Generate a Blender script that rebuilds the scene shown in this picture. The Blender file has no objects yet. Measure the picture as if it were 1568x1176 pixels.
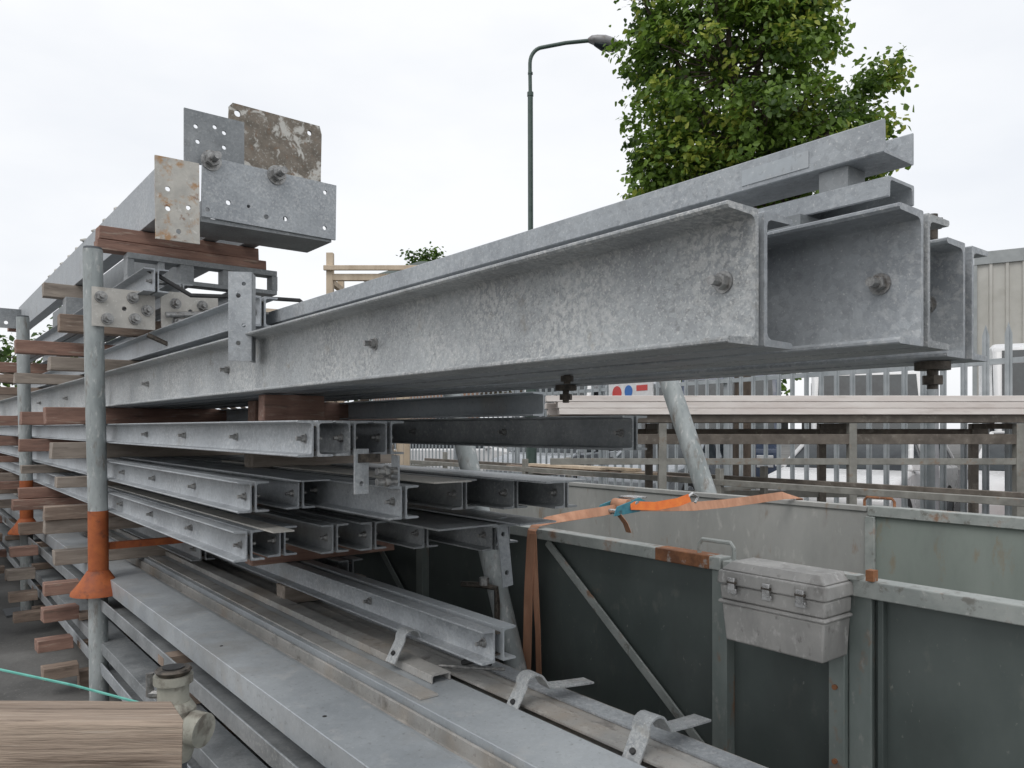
import bpy, math, random, bmesh
from mathutils import Vector, Matrix
from mathutils.geometry import tessellate_polygon
random.seed(7)
scene=bpy.context.scene
YARD=math.atan2(.621,.784)
def R(a,b): return random.uniform(a,b)

# ---------------------------------------------------------------- materials
def M(name,c1,c2,scale=8,det=5,rough=.5,metal=0,bump=.1,stretch=(1,1,1),spots=(),lo=.35,hi=.65,rr=.12,spangle=0,bscale=None,bdist=.004,spec=.5):
    m=bpy.data.materials.new(name); m.use_nodes=True
    nt=m.node_tree; N=nt.nodes; L=nt.links
    b=N['Principled BSDF']; b.inputs['Specular IOR Level'].default_value=spec
    tc=N.new('ShaderNodeTexCoord'); mp=N.new('ShaderNodeMapping'); mp.inputs['Scale'].default_value=stretch
    L.new(tc.outputs['Object'],mp.inputs['Vector'])
    def noise(s,d=5,dist=0):
        n=N.new('ShaderNodeTexNoise'); n.inputs['Scale'].default_value=s; n.inputs['Detail'].default_value=min(d,6)
        n.inputs['Roughness'].default_value=.62; n.inputs['Distortion'].default_value=dist
        L.new(mp.outputs['Vector'],n.inputs['Vector']); return n
    n=noise(scale,det)
    r=N.new('ShaderNodeValToRGB'); r.color_ramp.elements[0].position=lo; r.color_ramp.elements[1].position=hi
    r.color_ramp.elements[0].color=(*c1,1); r.color_ramp.elements[1].color=(*c2,1)
    L.new(n.outputs['Fac'],r.inputs['Fac']); col=r.outputs['Color']
    if spangle:
        v=N.new('ShaderNodeTexVoronoi'); v.inputs['Scale'].default_value=85
        L.new(mp.outputs['Vector'],v.inputs['Vector'])
        bw=N.new('ShaderNodeRGBToBW'); L.new(v.outputs['Color'],bw.inputs['Color'])
        mr=N.new('ShaderNodeMapRange'); mr.inputs['To Min'].default_value=1-spangle; mr.inputs['To Max'].default_value=1+spangle
        L.new(bw.outputs['Val'],mr.inputs['Value'])
        mx=N.new('ShaderNodeVectorMath'); mx.operation='SCALE'
        L.new(col,mx.inputs[0]); L.new(mr.outputs['Result'],mx.inputs['Scale']); col=mx.outputs['Vector']
    for sp in spots:
        c,s,a,z,k=sp[:5]
        q=noise(s,5,sp[5] if len(sp)>5 else 0)
        mr=N.new('ShaderNodeMapRange'); mr.inputs['From Min'].default_value=a; mr.inputs['From Max'].default_value=z
        mr.inputs['To Max'].default_value=k; L.new(q.outputs['Fac'],mr.inputs['Value'])
        fac=mr.outputs['Result']
        if len(sp)>6:
            q2=noise(sp[6],3); m2=N.new('ShaderNodeMapRange'); m2.inputs['From Min'].default_value=.40; m2.inputs['From Max'].default_value=.60
            L.new(q2.outputs['Fac'],m2.inputs['Value'])
            mu=N.new('ShaderNodeMath'); mu.operation='MULTIPLY'; L.new(fac,mu.inputs[0]); L.new(m2.outputs['Result'],mu.inputs[1]); fac=mu.outputs[0]
        mix=N.new('ShaderNodeMix'); mix.data_type='RGBA'
        L.new(fac,mix.inputs[0]); L.new(col,mix.inputs[6]); mix.inputs[7].default_value=(*c,1); col=mix.outputs[2]
    L.new(col,b.inputs['Base Color'])
    mr=N.new('ShaderNodeMapRange'); mr.inputs['From Min'].default_value=.3; mr.inputs['From Max'].default_value=.7
    mr.inputs['To Min'].default_value=max(.03,rough-rr); mr.inputs['To Max'].default_value=min(1,rough+rr)
    L.new(n.outputs['Fac'],mr.inputs['Value']); L.new(mr.outputs['Result'],b.inputs['Roughness'])
    b.inputs['Metallic'].default_value=metal
    if bump:
        bn=noise(bscale or scale*5,5); bp=N.new('ShaderNodeBump'); bp.inputs['Strength'].default_value=bump; bp.inputs['Distance'].default_value=bdist
        L.new(bn.outputs['Fac'],bp.inputs['Height']); L.new(bp.outputs['Normal'],b.inputs['Normal'])
    return m

GALV=M('galvanised_steel',(.28,.30,.32),(.40,.425,.445),5,6,.5,.25,.3,spangle=.12,bscale=110,
  spots=[((.58,.59,.59),75,.50,.62,.5,.3,2.2),((.17,.18,.19),90,.57,.66,.45,.2,3.0),((.66,.66,.65),200,.60,.68,.55),((.20,.185,.16),3.3,.60,.75,.45),((.18,.185,.19),9,.62,.74,.4)])
GALVF=M('galvanised_frosted',(.28,.295,.305),(.39,.41,.42),6,6,.55,.2,.5,spangle=.12,bscale=130,
  spots=[((.64,.64,.62),95,.45,.57,.55,.35,3.2),((.17,.175,.175),110,.54,.63,.5,.2,5.0),((.70,.70,.68),210,.56,.66,.55),((.32,.27,.19),14,.62,.73,.4),((.19,.195,.195),7,.60,.74,.4)])
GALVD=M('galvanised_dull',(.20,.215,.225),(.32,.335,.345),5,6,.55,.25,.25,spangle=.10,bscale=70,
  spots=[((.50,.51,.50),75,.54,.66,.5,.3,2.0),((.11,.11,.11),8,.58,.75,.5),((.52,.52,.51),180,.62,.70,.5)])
GALVB=M('galvanised_smooth_bluish',(.34,.37,.395),(.46,.49,.51),2.5,5,.45,.2,.15,spangle=.05,bscale=40,
  spots=[((.60,.60,.59),12,.58,.70,.45),((.25,.235,.21),3,.53,.72,.55),((.17,.17,.17),60,.60,.70,.5),((.68,.68,.67),140,.62,.70,.5)])
DUSTY=M('galvanised_dusty',(.27,.27,.26),(.44,.43,.41),4,6,.75,.1,.35,bscale=60,
  spots=[((.34,.27,.20),3,.50,.70,.6),((.12,.11,.10),14,.58,.70,.6),((.58,.56,.52),22,.58,.72,.5),((.16,.15,.14),90,.58,.68,.5)])
CREAM=M('zinc_cream_flange',(.42,.41,.38),(.56,.54,.50),6,6,.6,.15,.2,spots=[((.25,.22,.18),9,.58,.72,.6),((.70,.69,.65),80,.56,.66,.5)])
DARKST=M('dark_steel',(.09,.10,.11),(.17,.18,.19),6,6,.55,.3,.2)  # plain dark steel for pole caps, base plates and standpipe
BOLT=M('bolt_zinc',(.20,.20,.20),(.42,.42,.41),60,5,.4,.7,.3,spots=[((.10,.07,.05),50,.55,.7,.6)])
BOLTD=M('bolt_dark',(.05,.045,.04),(.14,.12,.10),60,5,.5,.6,.3)
RUSTP=M('rusty_galvanised',(.40,.39,.36),(.58,.56,.51),9,6,.75,.1,.5,bscale=60,
  spots=[((.42,.22,.08),14,.52,.64,.8),((.20,.08,.03),22,.60,.69,.75),((.66,.64,.6),30,.60,.68,.7)])
SCALEP=M('scaled_brown_plate',(.15,.13,.105),(.27,.235,.195),12,6,.8,.1,.7,bscale=70,
  spots=[((.62,.61,.57),9,.53,.59,.9,.4),((.24,.14,.08),26,.58,.68,.6),((.5,.5,.47),60,.56,.66,.6)])
RUSTO=M('orange_rust_paint',(.30,.075,.025),(.45,.13,.04),14,6,.7,.0,.3,spots=[((.14,.05,.03),20,.56,.7,.7)])
POLE=M('weathered_pole_paint',(.26,.29,.29),(.42,.45,.45),10,6,.6,.1,.35,stretch=(1,1,.35),
  spots=[((.16,.12,.09),16,.55,.7,.75),((.60,.60,.58),40,.58,.68,.7),((.20,.21,.21),70,.58,.68,.5)])
TS=[((.10,.08,.065),12,.58,.72,.7),((.48,.41,.34),22,.56,.7,.55)]
TIMB=M('stack_timber',(.19,.14,.11),(.35,.27,.215),9,6,.85,0,.6,stretch=(.35,2.5,2.5),bscale=40,spots=TS)
TIMBR=M('stack_timber_red',(.20,.115,.09),(.36,.22,.17),9,6,.85,0,.6,stretch=(.35,2.5,2.5),bscale=40,spots=TS)
TIMBG=M('stack_timber_grey',(.22,.185,.155),(.37,.32,.275),9,6,.85,0,.6,stretch=(.35,2.5,2.5),bscale=40,spots=TS)
PLANK=M('weathered_plank',(.22,.165,.125),(.42,.335,.265),7,6,.85,0,.9,stretch=(.22,5,5),bscale=26,bdist=.006,
  spots=[((.10,.07,.05),16,.55,.66,.85),((.50,.43,.36),24,.60,.7,.6),((.26,.21,.17),60,.5,.65,.5),((.12,.075,.05),2.2,.62,.72,.6)])
PALEW=M('pale_timber',(.45,.36,.26),(.62,.52,.40),9,6,.8,0,.3,stretch=(1,1,.3))
TRD=M('trailer_green_grey',(.075,.093,.088),(.112,.132,.125),3,5,.5,0,.12,bscale=30,stretch=(1,1,.6),
  spots=[((.19,.19,.17),18,.60,.74,.4),((.055,.06,.058),2,.5,.7,.6),((.34,.34,.31),60,.67,.74,.45),((.20,.12,.07),9,.68,.76,.5)])
TRM=M('trailer_post_grey',(.16,.19,.18),(.24,.27,.255),6,6,.5,0,.2,bscale=40,stretch=(1,1,.5),
  spots=[((.27,.12,.05),10,.57,.67,.8),((.38,.38,.35),28,.60,.7,.5)])
TRRIM=M('trailer_rim',(.28,.305,.29),(.41,.43,.41),8,6,.5,0,.25,spots=[((.27,.13,.06),8,.56,.66,.8),((.15,.14,.12),26,.56,.67,.7),((.55,.55,.52),60,.60,.7,.5)])
TRIN=M('trailer_inner_pale',(.32,.325,.31),(.44,.44,.42),3,6,.7,0,.3,stretch=(1,1,.4),spots=[((.20,.19,.17),6,.53,.72,.65),((.55,.55,.52),20,.6,.7,.6),((.28,.18,.10),12,.62,.72,.55)])
TRGR=M('trailer_inner_green',(.22,.255,.23),(.30,.335,.305),3,6,.6,0,.2,stretch=(1,1,.4),spots=[((.28,.19,.10),9,.59,.69,.6),((.17,.19,.175),6,.53,.72,.6)])
RUSTY=M('rust_patch',(.16,.07,.035),(.34,.15,.07),18,6,.85,0,.4,spots=[((.36,.36,.34),26,.57,.66,.7)])
BOXM=M('toolbox_grey',(.30,.295,.285),(.46,.45,.43),7,6,.6,.15,.3,stretch=(1,1,.6),
  spots=[((.16,.15,.14),6,.54,.70,.65),((.60,.59,.57),50,.57,.68,.6),((.12,.11,.10),40,.60,.70,.5)])
CHROME=M('latch_metal',(.45,.45,.45),(.65,.65,.65),40,4,.3,.8,.1)
ORS=M('strap_orange_faded',(.46,.22,.13),(.62,.34,.22),20,5,.8,0,.3,stretch=(1,1,.3),spots=[((.36,.20,.13),8,.5,.7,.6)])
ORB=M('strap_orange_bright',(.75,.16,.03),(.85,.24,.05),30,5,.7,0,.2)
BLUEG=M('ratchet_blue',(.05,.22,.30),(.10,.32,.38),30,5,.5,.2,.2)
BROWNST=M('brown_rack_steel',(.10,.085,.07),(.19,.165,.14),10,6,.7,.1,.3,spots=[((.28,.26,.23),20,.58,.7,.6)])
OLIVE=M('grey_olive_rack_steel',(.21,.205,.185),(.32,.315,.285),10,6,.7,.1,.3,spots=[((.24,.14,.08),14,.58,.70,.6)])
BOARD=M('pinkish_white_board',(.68,.61,.57),(.84,.79,.75),5,6,.7,0,.2,stretch=(.4,2,2),spots=[((.42,.37,.33),9,.6,.72,.5)])
FENCE=M('fence_galvanised',(.30,.33,.345),(.42,.45,.465),6,5,.55,.2,.1)
LAMPG=M('lamp_green_paint',(.05,.08,.07),(.08,.115,.10),10,5,.4,.1,.1)
LAMPH=M('lamp_head_plastic',(.24,.24,.25),(.34,.34,.35),10,5,.4,.1,.05,spots=[((.12,.09,.06),8,.55,.7,.6)])
GLASSD=M('dark_window_glass',(.02,.025,.03),(.05,.06,.065),3,3,.12,.0,0,spec=.18)
RUBBER=M('tyre_rubber',(.015,.015,.015),(.03,.03,.03),20,4,.8,0,.1)
WHITE=M('white_car_paint',(.66,.66,.66),(.74,.74,.74),2,3,.3,0,0)
SILV=M('silver_car_paint',(.30,.32,.34),(.37,.39,.41),2,3,.3,.4,0)
REDC=M('red_car_paint',(.45,.02,.02),(.55,.04,.03),2,3,.2,0,0)
BLUEC=M('dark_blue_car_paint',(.03,.045,.08),(.04,.06,.11),2,3,.3,0,0)
BLACKP=M('black_plastic',(.015,.015,.016),(.04,.04,.04),20,4,.5,0,.1)
CLAD=M('grey_cladding',(.44,.43,.39),(.52,.51,.47),1.2,5,.5,0,.05,spots=[((.34,.33,.29),2,.55,.75,.4)])
TRIMG=M('grey_trim',(.28,.30,.30),(.36,.38,.38),3,4,.5,0,0)
ROOFD=M('dark_slate_roof',(.05,.07,.065),(.09,.11,.10),5,5,.7,0,.3)
BRICK=M('brown_brick',(.22,.13,.09),(.32,.20,.14),9,5,.85,0,.3)
BARK=M('tree_bark',(.06,.045,.035),(.14,.11,.085),12,6,.9,0,.8,stretch=(1,1,.3),bdist=.02)
CFIT=M('cream_grey_fitting',(.27,.27,.23),(.43,.42,.36),14,6,.6,.1,.3,spots=[((.12,.10,.08),20,.53,.66,.75)])
TEAL=M('teal_cord',(.10,.38,.32),(.18,.52,.44),40,4,.7,0,.2)
GROUND=M('yard_concrete',(.095,.095,.092),(.20,.198,.19),1.3,6,.9,0,.5,bscale=25,bdist=.01,
  spots=[((.06,.058,.055),.5,.5,.7,.7),((.30,.29,.27),40,.6,.7,.5)])
ASPH=M('asphalt',(.045,.045,.047),(.07,.07,.072),4,6,.9,0,.5,bscale=80)
PLASTW=M('white_plastic',(.6,.6,.6),(.72,.72,.72),10,4,.4,0,0)
SIGNB=M('sign_blue',(.02,.12,.40),(.03,.16,.48),5,2,.4,0,0)
REDL=M('tail_lamp_red',(.4,.01,.01),(.5,.02,.02),5,2,.2,0,0)

def leafmat(name,c1,c2,c3):
    m=bpy.data.materials.new(name); m.use_nodes=True; nt=m.node_tree; N=nt.nodes; L=nt.links
    b=N['Principled BSDF']; g=N.new('ShaderNodeNewGeometry'); r=N.new('ShaderNodeValToRGB')
    r.color_ramp.elements[0].color=(*c1,1); r.color_ramp.elements[1].color=(*c3,1)
    e=r.color_ramp.elements.new(.6); e.color=(*c2,1)
    L.new(g.outputs['Random Per Island'],r.inputs['Fac'])
    L.new(r.outputs['Color'],b.inputs['Base Color']); b.inputs['Roughness'].default_value=.5
    t=N.new('ShaderNodeBsdfTranslucent'); L.new(r.outputs['Color'],t.inputs['Color'])
    ms=N.new('ShaderNodeMixShader'); ms.inputs['Fac'].default_value=.42
    L.new(b.outputs[0],ms.inputs[1]); L.new(t.outputs[0],ms.inputs[2]); L.new(ms.outputs[0],N['Material Output'].inputs['Surface'])
    return m
LEAF=leafmat('leaf_green',(.085,.155,.022),(.15,.25,.038),(.21,.33,.055))
LEAFY=leafmat('leaf_yellowish',(.24,.32,.04),(.36,.42,.07),(.44,.48,.10))
LEAFD=leafmat('leaf_dark',(.045,.09,.02),(.075,.14,.03),(.11,.18,.04))

# ---------------------------------------------------------------- mesh builder
class MB:
    def __init__(s): s.v=[]; s.f=[]; s.mi=[]; s.mats=[]
    def add(s,vs,fs,mat):
        if mat not in s.mats: s.mats.append(mat)
        k=s.mats.index(mat); o=len(s.v)
        s.v+= [tuple(v) for v in vs]; s.f+=[tuple(i+o for i in f) for f in fs]; s.mi+=[k]*len(fs)
    def box(s,a,b,mat,X=None):
        x0,y0,z0=a; x1,y1,z1=b
        vs=[Vector(p) for p in ((x0,y0,z0),(x1,y0,z0),(x1,y1,z0),(x0,y1,z0),(x0,y0,z1),(x1,y0,z1),(x1,y1,z1),(x0,y1,z1))]
        if X: vs=[X@v for v in vs]
        s.add(vs,[(0,3,2,1),(4,5,6,7),(0,1,5,4),(1,2,6,5),(2,3,7,6),(3,0,4,7)],mat)
    def cyl(s,p0,p1,r,mat,seg=16,r2=None):
        s.tube([p0,p1],[r,r if r2 is None else r2],mat,seg)
    def tube(s,pts,rad,mat,seg=12,flat=1.0):
        pts=[Vector(p) for p in pts]
        if not isinstance(rad,(list,tuple)): rad=[rad]*len(pts)
        n=len(pts); vs=[]; up=None
        for i,p in enumerate(pts):
            t=(pts[min(i+1,n-1)]-pts[max(i-1,0)]).normalized()
            if up is None:
                up=Vector((0,0,1)) if abs(t.z)<.9 else Vector((0,1,0))
            x=up.cross(t).normalized(); y=t.cross(x).normalized(); up=y
            for k in range(seg):
                a=2*math.pi*(k+.5)/seg
                vs.append(p+x*math.cos(a)*rad[i]+y*math.sin(a)*rad[i]*flat)
        fs=[]
        for i in range(n-1):
            for k in range(seg):
                k2=(k+1)%seg
                fs.append((i*seg+k,i*seg+k2,(i+1)*seg+k2,(i+1)*seg+k))
        fs.append(tuple(reversed(range(seg)))); fs.append(tuple(range((n-1)*seg,n*seg)))
        s.add(vs,fs,mat)
    def prism(s,pts,y0,y1,mat,X=None,axis='y'):
        n=len(pts)
        if axis=='y': vs=[Vector((p[0],y0,p[1])) for p in pts]+[Vector((p[0],y1,p[1])) for p in pts]
        elif axis=='x': vs=[Vector((y0,p[0],p[1])) for p in pts]+[Vector((y1,p[0],p[1])) for p in pts]
        else: vs=[Vector((p[0],p[1],y0)) for p in pts]+[Vector((p[0],p[1],y1)) for p in pts]
        if X: vs=[X@v for v in vs]
        fs=[(i,(i+1)%n,(i+1)%n+n,i+n) for i in range(n)]
        fs.append(tuple(reversed(range(n)))); fs.append(tuple(range(n,2*n)))
        s.add(vs,fs,mat)
    def plate(s,w,h,t,holes,mat,X,outline=None):
        out=outline or [(0,0),(w,0),(w,h),(0,h)]
        loops=[[Vector((p[0],p[1],0)) for p in out]]
        for (x,z,r) in holes:
            loops.append([Vector((x+r*math.cos(2*math.pi*k/14),z+r*math.sin(2*math.pi*k/14),0)) for k in range(14)])
        tri=tessellate_polygon(loops)
        flat=[p for l in loops for p in l]; n=len(flat)
        vs=[X@Vector((p.x,0,p.y)) for p in flat]+[X@Vector((p.x,t,p.y)) for p in flat]
        fs=[tuple(q) for q in tri]+[tuple(i+n for i in reversed(q)) for q in tri]
        o=0
        for l in loops:
            m=len(l)
            for i in range(m):
                j=(i+1)%m; fs.append((o+i,o+j,o+j+n,o+i+n))
            o+=m
        s.add(vs,fs,mat)
    def obj(s,name,rot=YARD,loc=(0,0,0),bevel=0,parent=None,smooth=True):
        me=bpy.data.meshes.new(name); me.from_pydata(s.v,[],s.f)
        for m in s.mats: me.materials.append(m)
        me.polygons.foreach_set('material_index',s.mi)
        if smooth: me.polygons.foreach_set('use_smooth',[True]*len(s.f))
        me.update()
        if len(s.f)<20000:
            bm=bmesh.new(); bm.from_mesh(me); bmesh.ops.recalc_face_normals(bm,faces=bm.faces); bm.to_mesh(me); bm.free()
        if smooth: me.set_sharp_from_angle(angle=math.radians(32))
        o=bpy.data.objects.new(name,me); scene.collection.objects.link(o)
        o.location=loc; o.rotation_euler=(0,0,rot)
        if bevel:
            b=o.modifiers.new('bevel','BEVEL'); b.width=bevel; b.segments=2; b.limit_method='ANGLE'; b.angle_limit=math.radians(50)
        if parent: o.parent=parent
        return o
def empty(name,rot=0,loc=(0,0,0)):
    e=bpy.data.objects.new(name,None); scene.collection.objects.link(e); e.rotation_euler=(0,0,rot); e.location=loc; return e

T=Matrix.Translation
def RX(a): return Matrix.Rotation(a,4,'X')
def RY(a): return Matrix.Rotation(a,4,'Y')
def RZ(a): return Matrix.Rotation(a,4,'Z')

def cprof(h,w,tw,tf):
    r=tf*.9; c=.0018
    lo=[(0,c),(c,0),(w-c,0),(w,c),(w,tf*.5),(w-.35*tf,tf*.86),(tw+r,tf),(tw+.3*r,tf+.3*r),(tw,tf+r)]
    return lo+[(x,h-z) for x,z in reversed(lo)]
def chan(mb,b,z0,h,w,sgn,a0,a1,mat,tw=.006,tf=.009):
    mb.prism([(b+sgn*x,z0+z) for x,z in cprof(h,w,tw,tf)],a0,a1,mat)
def chan_flat(mb,b0,width,z,depth,up,a0,a1,mat,tw=.007,tf=.009):
    s=1 if up else -1
    mb.prism([(b0+zz,z+s*xx) for xx,zz in cprof(width,depth,tw,tf)],a0,a1,mat)
def bolt(mb,p,ax,r=.013,L=.034,mat=BOLT):
    p=Vector(p); ax=Vector(ax)
    mb.cyl(p,p+ax*.003,r*1.35,mat,16)
    mb.cyl(p+ax*.003,p+ax*(.003+r*.95),r,mat,6)
    mb.cyl(p+ax*(.003+r*.95),p+ax*L,r*.6,mat,10)

def pair(name,b,a0,a1,z0,h,w,mat,gap=.012,bolts=(),left=True,right=True,tw=.006,tf=.009,br=.013,da=0.0,matL=None):
    mb=MB()
    if left: chan(mb,b-gap/2,z0,h,w,-1,a0,a1,matL or mat,tw,tf)
    if right: chan(mb,b+gap/2,z0,h,w,1,a0+da,a1,mat,tw,tf)
    for a in bolts:
        z=z0+h*.5
        if left: bolt(mb,(b-gap/2-tw,a,z),(-1,0,0),br,br*2.6)
        if right: bolt(mb,(b+gap/2+tw,a,z),(1,0,0),br,br*2.6)
        mb.cyl((b-gap/2,a,z),(b+gap/2,a,z),br*.8,BOLT,10)
    if left and right:
        for zz in (z0+h*.16,z0+h*.80):
            mb.box((b-gap/2+.0005,a0+.012,zz),(b+gap/2-.0005,a0+.05,zz+h*.05),BOLTD)
    return mb.obj(name)

BA=[.715,1.81,2.97,4.18,5.4,6.6,8]
pair('steel_channel_beam',.99,.66,13,1.62,.2,.075,GALV,.014,BA,tw=.008,tf=.011,matL=GALVF,br=.0125)
pair('steel_channel_beam',1.19,.515,13,1.62,.2,.075,GALVF,.014,[.575,1.9,3.1],tw=.008,tf=.011,br=.0125,matL=GALV)
pair('steel_channel_beam',1.46,.56,13,1.62,.2,.072,GALV,.028,[.62,1.5],tw=.008,tf=.011,br=.0125)
mb=MB()
for a in (.62,1.6):
    mb.cyl((1.46,a,1.57),(1.46,a,1.885),.009,BOLTD,12)
    for z in (1.578,1.822,1.86): mb.cyl((1.46,a,z),(1.46,a,z+.016),.018,BOLTD,6)
    mb.cyl((1.46,a,1.604),(1.46,a,1.6185),.03,BOLTD,16)
mb.obj('threaded_rod_tie')
mb=MB(); mb.cyl((1.19,1.3,1.60),(1.19,1.3,1.66),.008,BOLTD,12); mb.cyl((1.19,1.3,1.605),(1.19,1.3,1.618),.015,BOLTD,6); mb.obj('hanging_bolt')

mb=MB(); chan_flat(mb,1.186,.10,1.925,.052,True,.575,9,GALV,.005,.006)
mb.box((1.1845,.70,1.934),(1.1858,.83,1.962),GALVB)
mb.obj('upturned_steel_channel')
mb=MB(); chan_flat(mb,1.180,.085,1.885,.032,False,.565,9,GALV,.005,.006)
mb.box((1.20,.64,1.886),(1.255,.69,1.9245),GALVD); mb.box((1.20,3.5,1.886),(1.255,3.6,1.9245),TIMB)
for a in (.70,3.6): mb.box((1.16,a,1.8215),(1.30,a+.06,1.8525),GALVD)
mb.obj('inverted_steel_channel')

# ---------------------------------------------------------------- rows of smaller channels
def rowpair(b,a0,z0,h=.1,w=.046,mat=GALV,a1=12.5,**k):
    bl=[a0+.045]+[a0+.6*i for i in range(1,4)]
    return pair('steel_channel_pair',b,a0,a1-R(0,.8),z0,h,w,mat,.012,bl,tw=.005,tf=.0075,br=.010,**k)
for b,a0 in ((.89,1.99),(1.015,2.02),(1.145,2.04),(1.33,2.9),(1.49,2.8)): rowpair(b,a0,1.42)
rowpair(1.656,1.52,1.435,mat=GALVD)
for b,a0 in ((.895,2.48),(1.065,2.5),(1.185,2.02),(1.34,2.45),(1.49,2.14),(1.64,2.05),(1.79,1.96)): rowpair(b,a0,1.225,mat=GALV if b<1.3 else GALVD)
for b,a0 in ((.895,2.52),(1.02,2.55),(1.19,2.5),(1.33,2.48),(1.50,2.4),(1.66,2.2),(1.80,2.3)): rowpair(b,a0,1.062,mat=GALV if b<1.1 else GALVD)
mb=MB()
mb.box((1.56,1.8,1.327),(1.74,4,1.333),GALV); mb.box((1.36,2.1,1.165),(1.6,4,1.171),GALVD); mb.box((1.62,2.0,1.172),(1.78,4,1.178),GALV)
mb.box((1.28,2.0,1.328),(1.42,4,1.333),CREAM); mb.box((1.0,2.35,1.3265),(1.10,5,1.331),GALV); mb.box((.93,2.4,1.163),(1.0,5,1.168),CREAM)
mb.obj('loose_flat_bars')
mb=MB(); chan(mb,1.64,1.538,.078,.05,-1,1.9,6,GALVB,.005,.007); mb.obj('steel_channel_single')
mb=MB()
mb.plate(.045,.13,.008,[(.022,.03,.007),(.022,.10,.007)],GALV,T((1.01,1.995,1.31)))
mb.box((1.02,1.99,1.40),(1.09,2.003,1.425),BOLTD)
for z in (1.345,1.375): mb.cyl((1.06,1.96,z),(1.125,1.96,z),.011,BOLT,10); mb.cyl((1.085,1.96,z),(1.098,1.96,z),.017,BOLT,6)
mb.box((1.125,1.95,1.33),(1.131,1.99,1.42),GALV)
mb.obj('hanging_clamp_bracket',bevel=.001)
mb=MB(); mb.plate(.045,.25,.008,[(.022,.05,.009),(.022,.19,.009)],GALV,T((1.68,2.17,.93))@RY(-.12)); mb.box((1.62,2.15,1.15),(1.74,2.19,1.16),GALV); mb.obj('hanging_flat_plate')
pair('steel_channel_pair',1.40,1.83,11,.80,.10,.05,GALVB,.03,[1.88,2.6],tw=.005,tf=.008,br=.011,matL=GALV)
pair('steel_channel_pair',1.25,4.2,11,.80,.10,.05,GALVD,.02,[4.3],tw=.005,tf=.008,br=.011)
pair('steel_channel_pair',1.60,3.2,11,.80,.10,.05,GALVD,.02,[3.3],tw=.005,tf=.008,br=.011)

def flat(b0,w,z,d,up,a0,a1,mat,n='flat_steel_channel'):
    mb=MB(); chan_flat(mb,b0,w,z,d,up,a0,a1,mat,.007,.010)
    if not up:
        for k in range(3):
            a=a0+.7+k*.7+R(0,.2); mb.cyl((b0+w*.3,a,z-.001),(b0+w*.3,a,z+.0012),.006,BLACKP,12)
    return mb.obj(n)
flat(.845,.19,.715,.08,False,.55,12,GALVB)
flat(1.045,.10,.645,.05,True,.6,12,DUSTY)
flat(1.15,.20,.715,.075,False,.5,11.5,GALVB)
flat(1.36,.115,.675,.03,True,.45,11,DUSTY)
flat(1.48,.12,.70,.05,False,.5,11,DUSTY)
mb=MB(); mb.box((1.385,.5,.7055),(1.455,9,.712),DUSTY); mb.box((1.51,.8,.7015),(1.58,9,.7075),GALV); mb.box((1.17,1.9,.7165),(1.23,8,.7225),DUSTY); mb.box((1.065,.9,.654),(1.115,9,.662),GALVB); mb.obj('long_flat_bar')
mb=MB(); chan_flat(mb,1.27,.07,.742,.026,False,2.0,9,DUSTY,.004,.005); mb.obj('flat_steel_channel')
for i,z in enumerate((.50,.33,.17)):
    for j,b in enumerate((.80,.95,1.10,1.27,1.44,1.62)):
        flat(b+R(-.01,.01),.13,z+.06,.06,(j+i)%2==0,R(.55,1.3)+.15*i,12,(GALVD,GALVD,GALV)[(i+j)%3])
mb=MB()
for a in (1.2,3.2,5,7,9,11):
    for b0,b1,z0,z1 in ((.80,1.72,.565,.60),(.8,1.72,.395,.435),(.8,1.72,.235,.265),(.8,1.72,0.0,.10)):
        mb.box((b0,a,z0),(b1,a+.08,z1),TIMB)
mb.obj('packing_timber')

for (b,a,s,rz,zz) in ((1.31,2.20,1,.1,.772),(1.42,1.70,1.05,-.08,.727),(1.44,1.27,1.08,.05,.727)):
    mb=MB(); path=[(-.075,-.03),(-.035,.035)]
    for k in range(7):
        t=math.radians(150-k*20); path.append((-.005+.032*math.cos(t),.04+.026*math.sin(t)))
    path+=[(.045,.022),(.12,.014),(.20,.008)] if a<2 else [(.04,.018),(.07,.008)]
    th=.006; up=[]
    for i,(x,z) in enumerate(path):
        x0,z0=path[max(0,i-1)]; x1,z1=path[min(len(path)-1,i+1)]
        l=math.hypot(x1-x0,z1-z0); nx,nz=-(z1-z0)/l,(x1-x0)/l
        up.append((x+nx*th/2,z+nz*th/2,x-nx*th/2,z-nz*th/2))
    prof=[(u[0],u[1]) for u in up]+[(u[2],u[3]) for u in reversed(up)]
    X=T((b,a,zz))@RZ(rz)@Matrix.Scale(s,4)
    mb.prism(prof,-.025,.025,GALVF,X=X)
    mb.cyl(X@Vector((-.060,0,-.004)),X@Vector((-.0665,0,.002)),.008,BLACKP,10)
    mb.obj('bent_strap_hook',bevel=.001)
mb=MB(); mb.tube([(1.42,2.05,.74),(1.45,2.0,.765),(1.48,1.97,.745)],[.01,.016,.008],BLACKP,8); mb.cyl((1.36,2.1,.73),(1.50,1.93,.735),.006,BOLT,8); mb.obj('rubber_clip')

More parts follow.
